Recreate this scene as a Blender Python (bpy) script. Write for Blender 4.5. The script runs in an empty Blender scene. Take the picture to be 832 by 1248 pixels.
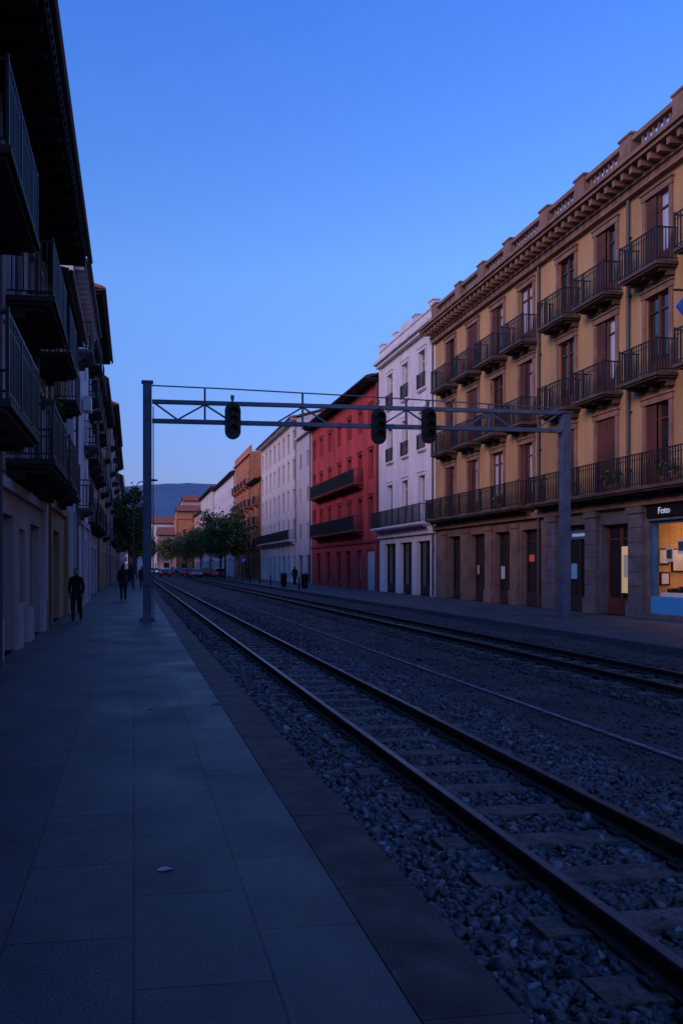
import bpy, bmesh, math, random
import numpy as np
from mathutils import Vector, Matrix, noise
random.seed(7); rng=np.random.default_rng(7)
scene=bpy.context.scene
# ------------------------------------------------------------ materials
def new_mat(name):
    m=bpy.data.materials.new(name); m.use_nodes=True
    nt=m.node_tree; b=nt.nodes["Principled BSDF"]; return m,nt,b
def mat(name,col,rough=.85,var=.18,scale=1.2,bump=.25,bscale=25,metal=0,streak=False,spec=.35,fine=.12,bdist=.02):
    m,nt,b=new_mat(name); N=nt.nodes; L=nt.links
    tc=N.new("ShaderNodeTexCoord"); mp=N.new("ShaderNodeMapping")
    if streak: mp.inputs['Scale'].default_value=(1,1,.22)
    L.new(tc.outputs['Object'],mp.inputs['Vector'])
    n1=N.new("ShaderNodeTexNoise"); n1.inputs['Scale'].default_value=scale; n1.inputs['Detail'].default_value=6
    L.new(mp.outputs[0],n1.inputs['Vector'])
    n2=N.new("ShaderNodeTexNoise"); n2.inputs['Scale'].default_value=bscale; n2.inputs['Detail'].default_value=4
    L.new(tc.outputs['Object'],n2.inputs['Vector'])
    r=N.new("ShaderNodeValToRGB"); r.color_ramp.elements[0].position=.3; r.color_ramp.elements[1].position=.7
    r.color_ramp.elements[0].color=tuple(c*(1-var*1.3) for c in col)+(1,)
    r.color_ramp.elements[1].color=tuple(min(1,c*(1+var)) for c in col)+(1,)
    L.new(n1.outputs['Fac'],r.inputs[0])
    mr=N.new("ShaderNodeMapRange"); mr.inputs[1].default_value=.3; mr.inputs[2].default_value=.7
    mr.inputs[3].default_value=1-fine*1.5; mr.inputs[4].default_value=1+fine
    L.new(n2.outputs['Fac'],mr.inputs[0])
    mx=N.new("ShaderNodeVectorMath"); mx.operation='SCALE'
    L.new(r.outputs[0],mx.inputs[0]); L.new(mr.outputs[0],mx.inputs['Scale'])
    L.new(mx.outputs[0],b.inputs['Base Color'])
    bp=N.new("ShaderNodeBump"); bp.inputs['Strength'].default_value=bump; bp.inputs['Distance'].default_value=bdist
    L.new(n2.outputs['Fac'],bp.inputs['Height']); L.new(bp.outputs[0],b.inputs['Normal'])
    b.inputs['Roughness'].default_value=rough; b.inputs['Metallic'].default_value=metal
    b.inputs['Specular IOR Level'].default_value=spec
    return m
def emat(name,col,s):
    m,nt,b=new_mat(name); b.inputs['Base Color'].default_value=(*col,1)
    b.inputs['Emission Color'].default_value=(*col,1); b.inputs['Emission Strength'].default_value=s
    return m
def glassmat(name,col,rough=.06):
    m,nt,b=new_mat(name); N=nt.nodes;L=nt.links
    b.inputs['Base Color'].default_value=(*col,1); b.inputs['Roughness'].default_value=rough
    b.inputs['Specular IOR Level'].default_value=1.0; b.inputs['IOR'].default_value=1.6
    tc=N.new("ShaderNodeTexCoord"); n=N.new("ShaderNodeTexNoise"); n.inputs['Scale'].default_value=1.3
    L.new(tc.outputs['Object'],n.inputs['Vector']); bp=N.new("ShaderNodeBump"); bp.inputs['Strength'].default_value=.12;bp.inputs['Distance'].default_value=.05
    L.new(n.outputs['Fac'],bp.inputs['Height']); L.new(bp.outputs[0],b.inputs['Normal'])
    return m
M={}
M['ochre']=mat('ochre_plaster',(.45,.262,.12),streak=True,scale=.9,var=.22)
M['ochre_stone']=mat('brown_stone',(.25,.145,.105),scale=2,var=.25,bump=.4)
M['slab']=mat('weathered_balcony_stone',(.10,.065,.055),scale=2,var=.3,bump=.4)
M['stone_gf']=mat('ground_floor_stone',(.19,.12,.10),scale=1.5,var=.28,bump=.4)
M['grey_stone']=mat('grey_stone',(.12,.11,.125),scale=2,var=.25)
M['white']=mat('white_render',(.68,.62,.64),streak=True,var=.12)
M['white2']=mat('cream_render',(.66,.59,.57),streak=True,var=.12)
M['lilac']=mat('lilac_render',(.50,.45,.48),streak=True,var=.08)
M['red']=mat('red_render',(.46,.052,.052),streak=True,var=.28)
M['redtrim']=mat('dark_red_trim',(.22,.04,.04))
M['terracotta']=mat('terracotta_render',(.44,.17,.09),streak=True,var=.12)
M['pink']=mat('pink_render',(.58,.30,.25),streak=True,var=.1)
M['orange']=mat('orange_brick',(.50,.18,.08),var=.15)
M['beige']=mat('beige_render',(.38,.31,.30),streak=True,var=.25)
M['tan']=mat('tan_render',(.40,.24,.14),streak=True,var=.22)
M['greyren']=mat('grey_render',(.42,.39,.42),streak=True,var=.16)
M['iron']=mat('black_iron',(.018,.018,.022),rough=.5,var=.1,bump=.05)
M['wood']=mat('brown_wood',(.12,.04,.028),rough=.55,var=.3,bscale=40)
M['darkwood']=mat('dark_wood',(.035,.024,.022),rough=.7,var=.2)
M['whitewood']=mat('white_frame',(.55,.55,.58),rough=.5,var=.05)
M['glass']=glassmat('window_glass',(.012,.014,.018))
M['curtain']=glassmat('curtained_glass',(.26,.27,.31),.12)
M['sheer']=glassmat('sheer_curtain_glass',(.42,.44,.52),.12)
M['steel']=mat('blue_grey_steel',(.085,.115,.18),rough=.5,var=.2,metal=.1,bump=.08,scale=3)
M['black']=mat('black_paint',(.008,.008,.01),rough=.45,var=.1,bump=.03)
M['zinc']=mat('zinc_pipe',(.08,.075,.085),rough=.55,metal=.2)
M['dark']=mat('dark_recess',(.008,.008,.01))
def tilemat(name,col):
    m=mat(name,col,var=.3,scale=3); nt=m.node_tree;N=nt.nodes;L=nt.links
    b=N["Principled BSDF"]; w=N.new("ShaderNodeTexWave"); w.bands_direction='Y'; w.inputs['Scale'].default_value=1.3
    tc=N.new("ShaderNodeTexCoord"); L.new(tc.outputs['Object'],w.inputs['Vector'])
    bp=N.new("ShaderNodeBump"); bp.inputs['Distance'].default_value=.08; L.new(w.outputs['Fac'],bp.inputs['Height']); L.new(bp.outputs[0],b.inputs['Normal'])
    return m
M['tile']=tilemat('clay_roof_tile',(.38,.11,.055))
M['slate']=tilemat('dark_roof_tile',(.07,.04,.04))
def leafmat():
    m,nt,b=new_mat('foliage'); N=nt.nodes;L=nt.links; g=N.new("ShaderNodeNewGeometry"); r=N.new("ShaderNodeValToRGB"); r.color_ramp.elements[0].color=(.03,.05,.012,1); r.color_ramp.elements[1].color=(.12,.15,.03,1)
    L.new(g.outputs['Random Per Island'],r.inputs[0]);L.new(r.outputs[0],b.inputs['Base Color']); b.inputs['Roughness'].default_value=.6
    return m
M['leaf']=leafmat()
# ------------------------------------------------------------ builder
class B:
    def __init__(s,name,O=(0,0,0),U=(1,0,0),N=(0,1,0)):
        s.name=name; s.O=Vector(O); s.U=Vector(U); s.N=Vector(N); s.parts={}; s.gl=None
    def w(s,a,d,z): return tuple(s.O+s.U*a+s.N*d+Vector((0,0,z)))
    def add(s,vs,fs,part,m):
        V,F=s.parts.setdefault((part,m),([],[])); o=len(V); V.extend(vs); F.extend([tuple(i+o for i in f) for f in fs])
    def quad(s,p,part,m): s.add([s.w(*q) for q in p],[(0,1,2,3)],part,m)
    def box(s,a0,a1,d0,d1,z0,z1,part,m):
        vs=[s.w(a,d,z) for z in (z0,z1) for d in (d0,d1) for a in (a0,a1)]
        s.add(vs,[(0,1,3,2),(4,6,7,5),(0,4,5,1),(2,3,7,6),(0,2,6,4),(1,5,7,3)],part,m)
    def tube(s,pts,rad,part,m,n=8,cap=True):
        P=[Vector(s.w(*p)) for p in pts]
        if not hasattr(rad,'__len__'): rad=[rad]*len(P)
        vs=[];fs=[]
        for i,p in enumerate(P):
            t=(P[min(i+1,len(P)-1)]-P[max(i-1,0)]).normalized()
            r=Vector((0,0,1)) if abs(t.z)<.9 else Vector((0,1,0))
            x=t.cross(r).normalized(); y=t.cross(x).normalized()
            for k in range(n):
                a=2*math.pi*(k+.5)/n; vs.append(tuple(p+(x*math.cos(a)+y*math.sin(a))*rad[i]))
        for i in range(len(P)-1):
            for k in range(n):
                k2=(k+1)%n; fs.append((i*n+k,i*n+k2,(i+1)*n+k2,(i+1)*n+k))
        if cap: fs.append(tuple(range(n))); fs.append(tuple(range((len(P)-1)*n,len(P)*n)))
        s.add(vs,fs,part,m)
    def ell(s,c,r,part,m,seg=12,ring=8):
        vs=[];fs=[]
        for i in range(ring+1):
            ph=math.pi*i/ring
            for k in range(seg):
                t=2*math.pi*k/seg
                vs.append(s.w(c[0]+r[0]*math.sin(ph)*math.cos(t),c[1]+r[1]*math.sin(ph)*math.sin(t),c[2]+r[2]*math.cos(ph)))
        for i in range(ring):
            for k in range(seg):
                k2=(k+1)%seg; fs.append((i*seg+k,i*seg+k2,(i+1)*seg+k2,(i+1)*seg+k))
        s.add(vs,fs,part,m)
    def leaves(s,c,r,n,ls,part):
        vs=[];fs=[]
        for i in range(n):
            q=np.array(s.w(*c))+rng.normal(size=3)*np.array(r); u=rng.normal(size=3);u/=np.linalg.norm(u); v=np.cross(u,rng.normal(size=3));v/=np.linalg.norm(v); k=ls*rng.uniform(.6,1.3); o=len(vs)
            vs+=[tuple(q-u*k),tuple(q+v*k*.55),tuple(q+u*k),tuple(q-v*k*.55)]; fs.append((o,o+1,o+2,o+3))
        s.add(vs,fs,part,'leaf')
    def finish(s,smooth=()):
        e=bpy.data.objects.new(s.name,None); scene.collection.objects.link(e)
        for (p,m),(V,F) in s.parts.items():
            me=bpy.data.meshes.new(p); me.from_pydata(V,[],F); me.materials.append(M[m] if isinstance(m,str) else m)
            if p in smooth: me.polygons.foreach_set('use_smooth',[True]*len(F))
            me.update(); o=bpy.data.objects.new(p,me); scene.collection.objects.link(o); o.parent=e
        return e
    # facade wall with true openings
    def wall(s,a0,a1,z0,z1,ops,m,part='walls',d=0,rev=.28):
        A=sorted({a0,a1}|{x for o in ops for x in o[:2] if a0<x<a1}); Z=sorted({z0,z1}|{x for o in ops for x in o[2:4] if z0<x<z1})
        for i in range(len(A)-1):
            for j in range(len(Z)-1):
                ca=(A[i]+A[i+1])/2; cz=(Z[j]+Z[j+1])/2
                if any(o[0]<ca<o[1] and o[2]<cz<o[3] for o in ops): continue
                s.quad([(A[i],d,Z[j]),(A[i+1],d,Z[j]),(A[i+1],d,Z[j+1]),(A[i],d,Z[j+1])],part,m)
        for o in ops:
            a,b,c,e=o[:4]
            s.quad([(a,d,c),(a,d-rev,c),(a,d-rev,e),(a,d,e)],part,m)
            s.quad([(b,d,c),(b,d-rev,c),(b,d-rev,e),(b,d,e)],part,m)
            s.quad([(a,d,e),(b,d,e),(b,d-rev,e),(a,d-rev,e)],part,m)
            s.quad([(a,d,c),(b,d,c),(b,d-rev,c),(a,d-rev,c)],part,m)
    def window(s,o,fr='wood',mode=None,d=-.2,transom=True,g=None,sh=0):
        a,b,c,e=o[:4]; f=.06
        g=g or ('curtain' if random.random()<.3 else 'glass')
        s.quad([(a,d-.03,c),(b,d-.03,c),(b,d-.03,e),(a,d-.03,e)],'glazing',g)
        s.box(a,a+f,d-.02,d+.04,c,e,'window_frames',fr); s.box(b-f,b,d-.02,d+.04,c,e,'window_frames',fr)
        s.box(a+f,b-f,d-.02,d+.04,e-f,e,'window_frames',fr); s.box(a+f,b-f,d-.02,d+.04,c,c+f*2,'window_frames',fr)
        mid=(a+b)/2; s.box(mid-.05,mid+.05,d-.02,d+.05,c+f*2,e-f,'window_frames',fr)
        if transom:
            for (p,q) in ((a+f,mid-.05),(mid+.05,b-f)):
                zt=e-.55; s.box(p,q,d-.02,d+.03,zt,zt+.05,'window_frames',fr)
                if e-c>2.2: s.box(p,q,d-.02,d+.035,c+f*2,c+.6,'window_frames',fr)
        if mode=='half': s.shutter(mid+sh,b,c,e,d+.07,fr)
        elif mode=='closed':
            s.shutter(a,mid-.005,c,e,d+.07,fr); s.shutter(mid+.005,b,c,e,d+.07,fr)
    def shutter(s,a,b,c,e,d,fr):
        s.box(a,b,d,d+.025,c,e,'shutters',fr)
        z=c+.1
        while z<e-.1:
            s.box(a+.05,b-.05,d+.025,d+.04,z,z+.045,'shutters',fr); z+=.09
    def surround(s,o,m,w=.16,p=.06,sill=False):
        a,b,c,e=o[:4]
        s.box(a-w,a,0.002,p,c,e,'window_surrounds',m); s.box(b,b+w,0.002,p,c,e,'window_surrounds',m)
        s.box(a-w-.03,b+w+.03,0.002,p+.03,e,e+.2,'window_surrounds',m)
        s.box(a-w-.07,b+w+.07,0.002,p+.08,e+.2,e+.26,'window_surrounds',m)
        if sill: s.box(a-w-.03,b+w+.03,0.002,p+.06,c-.12,c,'window_surrounds',m)
    def balcony(s,a,b,z,dep=.75,m='ochre_stone',h=1.08,step=.12,bar=.013,brk=True,iron='iron'):
        s.box(a,b,.003,dep,z-.1,z,'balcony_slabs',m)
        s.box(a+.06,b-.06,.003,dep-.07,z-.16,z-.1,'balcony_slabs',m)
        if brk:
            n=max(2,round((b-a)/1.3)+1)
            for i in range(n):
                x=a+.22+(b-a-.44)*i/(n-1)
                s.box(x-.06,x+.06,.003,dep-.25,z-.25,z-.16,'balcony_slabs',m); s.box(x-.06,x+.06,.003,dep*.35,z-.38,z-.25,'balcony_slabs',m)
        r=.02; f=dep-.05; P='balcony_railings'
        s.box(a+.03,b-.03,f-r,f+r,z+h-.04,z+h,P,iron); s.box(a+.03,b-.03,f-.012,f+.012,z+.08,z+.11,P,iron)
        s.box(a+.03,b-.03,f-.012,f+.012,z+h-.2,z+h-.18,P,iron)
        for x in (a+.04,b-.04):
            s.box(x-.018,x+.018,0.01,f-r,z+h-.04,z+h,P,iron); s.box(x-.01,x+.01,0.01,f-r,z+.08,z+.11,P,iron)
            s.box(x-.022,x+.022,f-.022,f+.022,z,z+h+.05,P,iron)
            k=int(f/step)
            for i in range(1,k+1):
                y=i*f/(k+1); s.box(x-bar,x+bar,y-bar,y+bar,z+.1,z+h-.04,P,iron)
        n=int((b-a-.1)/step)
        for i in range(1,n):
            x=a+.05+(b-a-.1)*i/n; bb=bar*(2 if i%10==0 else 1); s.box(x-bb,x+bb,f-bb,f+bb,z+.02,z+h-.04,P,iron)
    def shell(s,a0,a1,z0,h,depth,m):
        s.quad([(a0,0,z0),(a0,-depth,z0),(a0,-depth,h),(a0,0,h)],'side_walls',m)
        s.quad([(a1,0,z0),(a1,-depth,z0),(a1,-depth,h),(a1,0,h)],'side_walls',m)
        s.quad([(a0,-depth,z0),(a1,-depth,z0),(a1,-depth,h),(a0,-depth,h)],'side_walls',m)
        s.quad([(a0,0,h-.004),(a1,0,h-.004),(a1,-depth,h-.004),(a0,-depth,h-.004)],'flat_roof','greyren')
    def pitched(s,a0,a1,h,depth,ov=.8,rise=2.2,m='tile',raf=True,soff='darkwood'):
        a0+=.01;a1-=.01
        sl=rise/(depth/2+ov)
        s.box(a0,a1,.004,ov,h-.02,h+.06,'eaves',soff)
        for side in (0,1):
            dE=ov if side==0 else -depth-ov; dR=-depth/2
            t=.14
            v=[(a0,dE,h+.07),(a1,dE,h+.07),(a1,dR,h+.07+rise),(a0,dR,h+.07+rise)]
            v2=[(p,q,r+t) for p,q,r in v]
            s.add([s.w(*q) for q in v+v2],[(0,1,2,3),(4,5,6,7),(0,1,5,4),(1,2,6,5),(0,3,7,4)],'roof_tiles',m)
        for x in (a0+.15,a1-.15):
            s.add([s.w(x,0,h+.06),s.w(x,-depth,h+.06),s.w(x,-depth/2,h+rise)],[(0,1,2)],'gables',soff)
        if raf:
            x=a0+.2
            while x<a1-.1:
                s.box(x-.05,x+.05,.005,ov-.08,h-.14,h-.021,'rafters',soff); x+=.6
        if a1-a0<60:
            x=a0+.12
            while x<a1-.1:
                s.tube([(x,ov+.05,h+.18),(x,ov-.5,h+.18+.55*sl)],.075,'tile_ends',m,n=6); x+=.24
        s.tube([(a0,ov+.12,h+.1),(a1,ov+.12,h+.1)],.07,'gutter','zinc',n=8)
    def pipe(s,a,z0,z1,d=.12,r=.055): 
        s.tube([(a,d,z0),(a,d,z1)],r,'downpipe','zinc',n=8)
        z=z0+.6
        while z<z1: s.box(a-.08,a+.08,.004,d+.03,z,z+.04,'downpipe','zinc'); z+=2

RF=dict(O=(17,0,0),U=(0,1,0),N=(-1,0,0)); LF=dict(O=(-2.4,0,0),U=(0,1,0),N=(1,0,0)); LF2=dict(O=(-2.15,0,0),U=(0,1,0),N=(1,0,0))
# ------------------------------------------------------------ ochre apartment building (right)
b=B('ochre_apartment_building',**RF)
cols=[1.4,4.1,6.9,9.6,12.3,15.1,17.9,20.8,23.5,26.3,28.9,32.1,34.8,37.5,40.3]
rows=[(4.32,7.05),(7.86,10.62),(11.36,13.9)]
ops=[(c-.58,c+.58,z0,z1) for c in cols for z0,z1 in rows]
b.wall(-4,42.45,4.0,15.0,ops,'ochre')
for o in ops:
    b.window(o,'wood',random.choice(['half','half','half',None]) if random.random()<.92 else 'closed',g=random.choice(['sheer','curtain','glass','sheer','glass']),d=-.1,sh=.1)
    b.surround(o,'ochre_stone')
for c in cols:
    for z in (7.82,11.32): b.balcony(c-.98,c+.98,z,.78,'slab')
for (p,q) in ((-3,5.4),(5.8,10.9),(11.2,19.2),(19.5,30.5),(31.3,41.9)): b.balcony(p,q,4.28,.85,'slab')
for a in (21.9,22.4,24.8,25.2,27.5,33.4,39): 
    b.tube([(a,.62,4.29),(a,.62,4.5)],[.1,.14],'flower_pots','terracotta',n=10); b.leaves((a,.62,4.72),(.13,.13,.14),90,.06,'balcony_plants')
gops=[(2,5,-.05,3.2),(7,10,-.05,3.2),(12,15.5,-.05,3.2),(16.6,19.2,-.05,3.2),(20.3,24.0,.12,3.2),(25.05,26.6,-.05,3.2),(27.5,29.4,-.05,3.3),(30.9,32.6,-.05,3.3),(33.6,35.15,-.05,3.3),(36.2,37.8,-.05,3.3),(39.1,40.6,-.05,3.3)]
b.wall(-4,30.45,-.3,4.0,[o for o in gops if o[1]<30],'grey_stone',rev=.4)
b.wall(30.45,42.45,-.3,4.0,[o for o in gops if o[0]>30],'stone_gf',rev=.4)
for a in (24.15,26.75,29.55,19.35,15.7):
    b.box(a,a+.72,.004,.14,-.04,3.7,'pilasters','grey_stone'); b.box(a-.05,a+.77,.004,.2,-.04,.5,'pilasters','grey_stone'); b.box(a-.05,a+.77,.004,.2,3.5,3.72,'pilasters','grey_stone')
    for z in (1.0,1.5,2.0,2.5,3.0): b.box(a-.002,a+.722,.1,.143,z,z+.02,'pilaster_joints','dark')
for a in (32.75,35.3,37.95,40.75):
    b.box(a,a+.72,.004,.1,-.04,3.6,'pilasters','stone_gf'); b.box(a-.04,a+.76,.004,.15,-.04,.6,'pilasters','stone_gf'); b.box(a-.04,a+.76,.004,.15,3.4,3.62,'pilasters','stone_gf')
b.box(-4,42.45,.004,.2,3.74,3.98,'belt_course','ochre_stone')
for o in gops:
    if abs(o[0]-20.3)<.01: continue
    if abs(o[0]-25.05)<.01:
        b.window((o[0],o[1],o[2],o[3]),'wood',d=-.3,g='glass')
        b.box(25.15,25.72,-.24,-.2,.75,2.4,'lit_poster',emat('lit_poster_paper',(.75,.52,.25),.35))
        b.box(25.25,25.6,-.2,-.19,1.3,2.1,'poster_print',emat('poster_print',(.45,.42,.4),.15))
        continue
    b.window(o,'darkwood',d=-.3,g='glass')
b.box(27.55,29.35,-.26,-.22,2.75,3.1,'fascia_sign',emat('teal_sign',(.02,.07,.14),.15))
b.box(28.0,28.9,-.218,-.21,2.86,2.98,'sign_lettering',emat('shop_sign_white',(.5,.6,.7),.15))
b.box(28.6,29.0,-.25,-.23,1.2,1.8,'window_posters',emat('window_poster',(.1,.25,.45),.15)); b.box(34.6,34.95,-.25,-.23,1.1,1.7,'window_posters','whitewood'); b.box(37.3,37.55,-.25,-.23,1.3,1.75,'window_posters','pink')  # first poster given a faint glow, added in place of dim interior light
b.box(31.9,32.3,-.25,-.23,1.9,2.2,'window_posters',emat('dim_red_sign',(.5,.08,.05),.25))
# cornice
dz=-.4
b.box(-4,42.6,.004,.22,14.75+dz,15.0+dz,'cornice','ochre_stone'); b.box(-4,42.65,-.1,.3,15.0+dz,15.1+dz,'cornice','ochre_stone')
x=-3.8
while x<42.4:
    b.box(x,x+.16,.301,.72,15.1+dz,15.34+dz,'cornice_brackets','ochre_stone'); b.box(x,x+.16,0,.3,15.1+dz,15.34+dz,'cornice_brackets','ochre_stone'); x+=.46
b.box(-4,42.8,-.1,.82,15.345+dz,15.47+dz,'cornice','ochre_stone'); b.box(-4,42.88,-.1,.92,15.472+dz,15.6+dz,'cornice','ochre_stone')
b.box(-4,42.6,-.1,.2,15.603+dz,15.85+dz,'parapet','ochre_stone'); b.box(-4,42.6,-.12,.22,16.58+dz,16.74+dz,'parapet','ochre_stone')
pp=[-4+.0]+[c+1.35 for c in cols[:-1]]+[42.1]
for c in pp:
    b.box(c-.32,c+.32,-.14,.26,15.85+dz,16.8+dz,'parapet_piers','ochre_stone'); b.box(c-.37,c+.37,-.18,.3,16.803+dz,16.88+dz,'parapet_piers','ochre_stone')
for i in range(len(pp)-1):
    x=pp[i]+.42
    while x<pp[i+1]-.4:
        b.tube([(x,.04,z+dz) for z in (15.85,15.98,16.15,16.35,16.45,16.58)],[.05,.06,.105,.06,.045,.07],'balusters','ochre_stone',n=6); x+=.27
b.pipe(30.9,.0,14.3); b.pipe(24.9,4.4,14.3)
b.shell(-4,42.45,-.3,15.0,13,'ochre')
# lit shop interior
warm=mat('shop_wall',(.62,.36,.16),bump=.02,var=.1)
for q in ([(20,-3.6,0),(24.3,-3.6,0),(24.3,-3.6,3.4),(20,-3.6,3.4)],[(20,-.45,3.35),(24.3,-.45,3.35),(24.3,-3.6,3.35),(20,-3.6,3.35)],[(20,-.41,.1),(24.3,-.41,.1),(24.3,-3.6,.1),(20,-3.6,.1)],[(20,-.41,0),(20,-3.6,0),(20,-3.6,3.4),(20,-.41,3.4)],[(24.3,-.41,0),(24.3,-3.6,0),(24.3,-3.6,3.4),(24.3,-.41,3.4)]):
    b.quad(q,'shop_interior',warm)
lamp=emat('shop_ceiling_lamp',(1,.66,.36),5.5)
for y in (20.9,22.2,23.5): b.box(y-.25,y+.25,-2.9,-1.2,3.28,3.33,'ceiling_lamps',lamp)
wp=mat('display_paper',(.8,.78,.78),bump=0,var=.05); blue=emat('lit_blue_panel',(.03,.16,.42),.18)
for d_,z,w_,h_ in ((-.95,1.75,.4,.55),(-1.5,1.5,.45,.8),(-2.15,1.8,.5,.6),(-.98,1.05,.36,.45)):
    b.box(24.25,24.298,d_,d_+w_,z,z+h_,'framed_prints','black'); b.box(24.24,24.25,d_+.05,d_+w_-.05,z+.05,z+h_-.05,'framed_prints',wp)
for y,z in ((22.45,1.9),(22.95,2.1),(23.5,1.85)):
    b.box(y,y+.34,-.55,-.53,z,z+.48,'hanging_prints',wp); b.box(y+.05,y+.29,-.529,-.52,z+.1,z+.4,'hanging_prints','zinc'); b.box(y+.165,y+.172,-.54,-.534,z+.48,3.3,'hanging_wires','black')
b.box(22.35,23.95,-.95,-.42,.1,.82,'display_plinth',wp)
for y,h_ in ((22.5,.28),(22.85,.2),(23.2,.34),(23.6,.24)):
    b.box(y,y+.2,-.8,-.66,.82,.82+h_*.6,'displayed_cameras','black'); b.tube([(y+.1,-.66,.82+h_*.3),(y+.1,-.52,.82+h_*.3)],[.06,.07],'displayed_cameras','black',n=12)
for a,dd in ((23.5,-1.15),):
    for k in range(3):
        t=k*2.1; b.tube([(a,dd,1.35),(a+.25*math.cos(t),dd+.2*math.sin(t),.1)],.014,'tripod','black',n=6)
    b.box(a-.1,a+.1,dd-.06,dd+.06,1.38,1.55,'tripod_camera','black'); b.tube([(a,dd+.06,1.46),(a,dd+.2,1.46)],.06,'tripod_camera','black',n=10)
b.box(20.5,22,-3.4,-2.9,.1,1.05,'counter','wood')
b.box(20.3,24.0,-.3,-.1,.125,.7,'shop_base_panel',blue)
bf=mat('blue_frame',(.03,.14,.35))
for a in (20.3,22.1,23.92): b.box(a,a+.08,-.26,-.14,.7,3.2,'shop_frame',bf)
b.box(20.3,24.0,-.27,-.13,3.1,3.2,'shop_frame',bf)
m,nt,bs=new_mat('shop_glass'); N=nt.nodes; L=nt.links
tr=N.new('ShaderNodeBsdfTransparent'); gl=N.new('ShaderNodeBsdfGlossy'); gl.inputs['Roughness'].default_value=.02; mx=N.new('ShaderNodeMixShader'); mx.inputs[0].default_value=.1
L.new(tr.outputs[0],mx.inputs[1]);L.new(gl.outputs[0],mx.inputs[2]);L.new(mx.outputs[0],N['Material Output'].inputs[0])
b.quad([(20.3,-.2,.7),(24,-.2,.7),(24,-.2,3.1),(20.3,-.2,3.1)],'shop_glazing',m)
b.box(20.5,24.0,.004,.06,3.3,3.72,'fascia_board','black')
och=b.finish()
tcu=bpy.data.curves.new('shop_lettering','FONT'); tcu.body='Foto'; tcu.size=.3; tcu.extrude=.01
to=bpy.data.objects.new('shop_lettering',tcu); scene.collection.objects.link(to); tcu.materials.append(emat('lettering_white',(.6,.65,.8),.35))
to.matrix_world=Matrix(((0,0,-1,16.92),(-1,0,0,23.4),(0,1,0,3.41),(0,0,0,1))); to.parent=och
# hanging blue sign
b=B('hanging_blue_sign',**RF)
b.box(21.4,21.46,.01,1.0,9.95,10.0,'bracket','iron')
b.add([b.w(s_,a_,z_) for s_ in (21.43,21.48) for a_,z_ in ((.55,9.9),(.9,9.5),(.55,9.1),(.2,9.5))],[(0,1,2,3),(4,5,6,7),(0,1,5,4),(1,2,6,5),(2,3,7,6),(3,0,4,7)],'panel',mat('blue_sign',(.02,.10,.4)))
b.finish()
# ------------------------------------------------------------ white building with ornate parapet
b=B('white_townhouse',**RF)
cols=[44.5,47.4,50.3]; rows=[(4.35,7.1),(8.7,10.9),(12.3,14.5)]
ops=[(c-.5,c+.5,z0,z1) for c in cols for z0,z1 in rows]; g=[(43.3,45.4,-.05,3.2),(46.3,48.4,-.05,3.2),(49.3,51.6,-.05,3.2)]
b.wall(42.46,52.6,-.3,16,ops+g,'white')
for o in ops: b.window(o,'whitewood'); b.surround(o,'white',.13,.05,True)
for o in g: b.window(o,'darkwood',d=-.26)
b.balcony(42.9,52.2,4.25,.8,'white')
for c in cols: 
    for z in (8.65,12.25): b.balcony(c-.62,c+.62,z,.18,'white',h=.9,brk=False)
for a in (42.5,52.15): b.box(a,a+.4,.004,.08,4.3,15.4,'quoins','white')
b.box(42.47,52.59,.004,.18,3.6,3.9,'cornice','white'); b.box(42.47,52.59,.004,.3,15.4,15.6,'cornice','white'); b.box(42.47,52.59,.004,.5,15.6,15.8,'cornice','white')
b.box(42.5,52.55,-.3,.05,16.003,16.5,'parapet','white'); b.box(42.5,52.55,-.34,.12,16.503,16.6,'parapet','white')
for a in (42.6,45.3,48.9,51.7): b.box(a,a+.6,-.3,.1,16.603,16.9,'parapet','white'); b.box(a-.06,a+.66,-.36,.16,16.903,16.98,'parapet','white')
vs=[];n=14
for d in (-.25,.04):
    for i in range(n+1): t=i/n; vs.append(b.w(45.9+3*t,d,16.6+.5*math.sin(math.pi*t)))
b.add(vs,[tuple(range(n+1)),tuple(range(n+1,2*n+2))]+[(i,i+1,n+2+i,n+1+i) for i in range(n)],'pediment','white')
b.shell(42.46,52.6,-.3,16,13,'white'); b.pipe(42.6,0,15.3); b.finish()
# ------------------------------------------------------------ red building
b=B('red_townhouse',**RF)
cols=[54.6,57.3,60.2,63.3,66.5,69.6,72.3]; rows=[(4.5,6.7),(8.0,10.1),(11.7,13.3)]
ops=[(c-.45,c+.45,z0,z1) for c in cols for z0,z1 in rows]; g=[(53.8,55.9,-.05,2.9),(57,58.4,-.05,2.9),(60,61.6,-.05,2.9),(63,64.4,-.05,2.9),(66.5,68,-.05,2.9),(70,71.8,-.05,2.9)]
b.wall(52.62,73.4,-.3,14.8,ops+g,'red')
for o in ops: b.window(o,'redtrim','closed' if random.random()<.3 else None); b.surround(o,'redtrim',.1,.04)
for i,o in enumerate(g): b.window(o,'whitewood' if i==0 else 'redtrim',d=-.26,mode='closed' if i==0 else None)
b.balcony(56.4,70.8,4.4,.85,'redtrim'); b.balcony(56.4,70.8,7.9,.85,'redtrim')
b.box(52.63,73.39,.004,.12,3.4,3.6,'belt_course','redtrim'); b.shell(52.62,73.4,-.3,14.8,13,'red')
b.pitched(52.62,73.4,14.8,13,.9,2.0,'slate'); b.pipe(52.9,0,14.6); b.finish()
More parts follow.
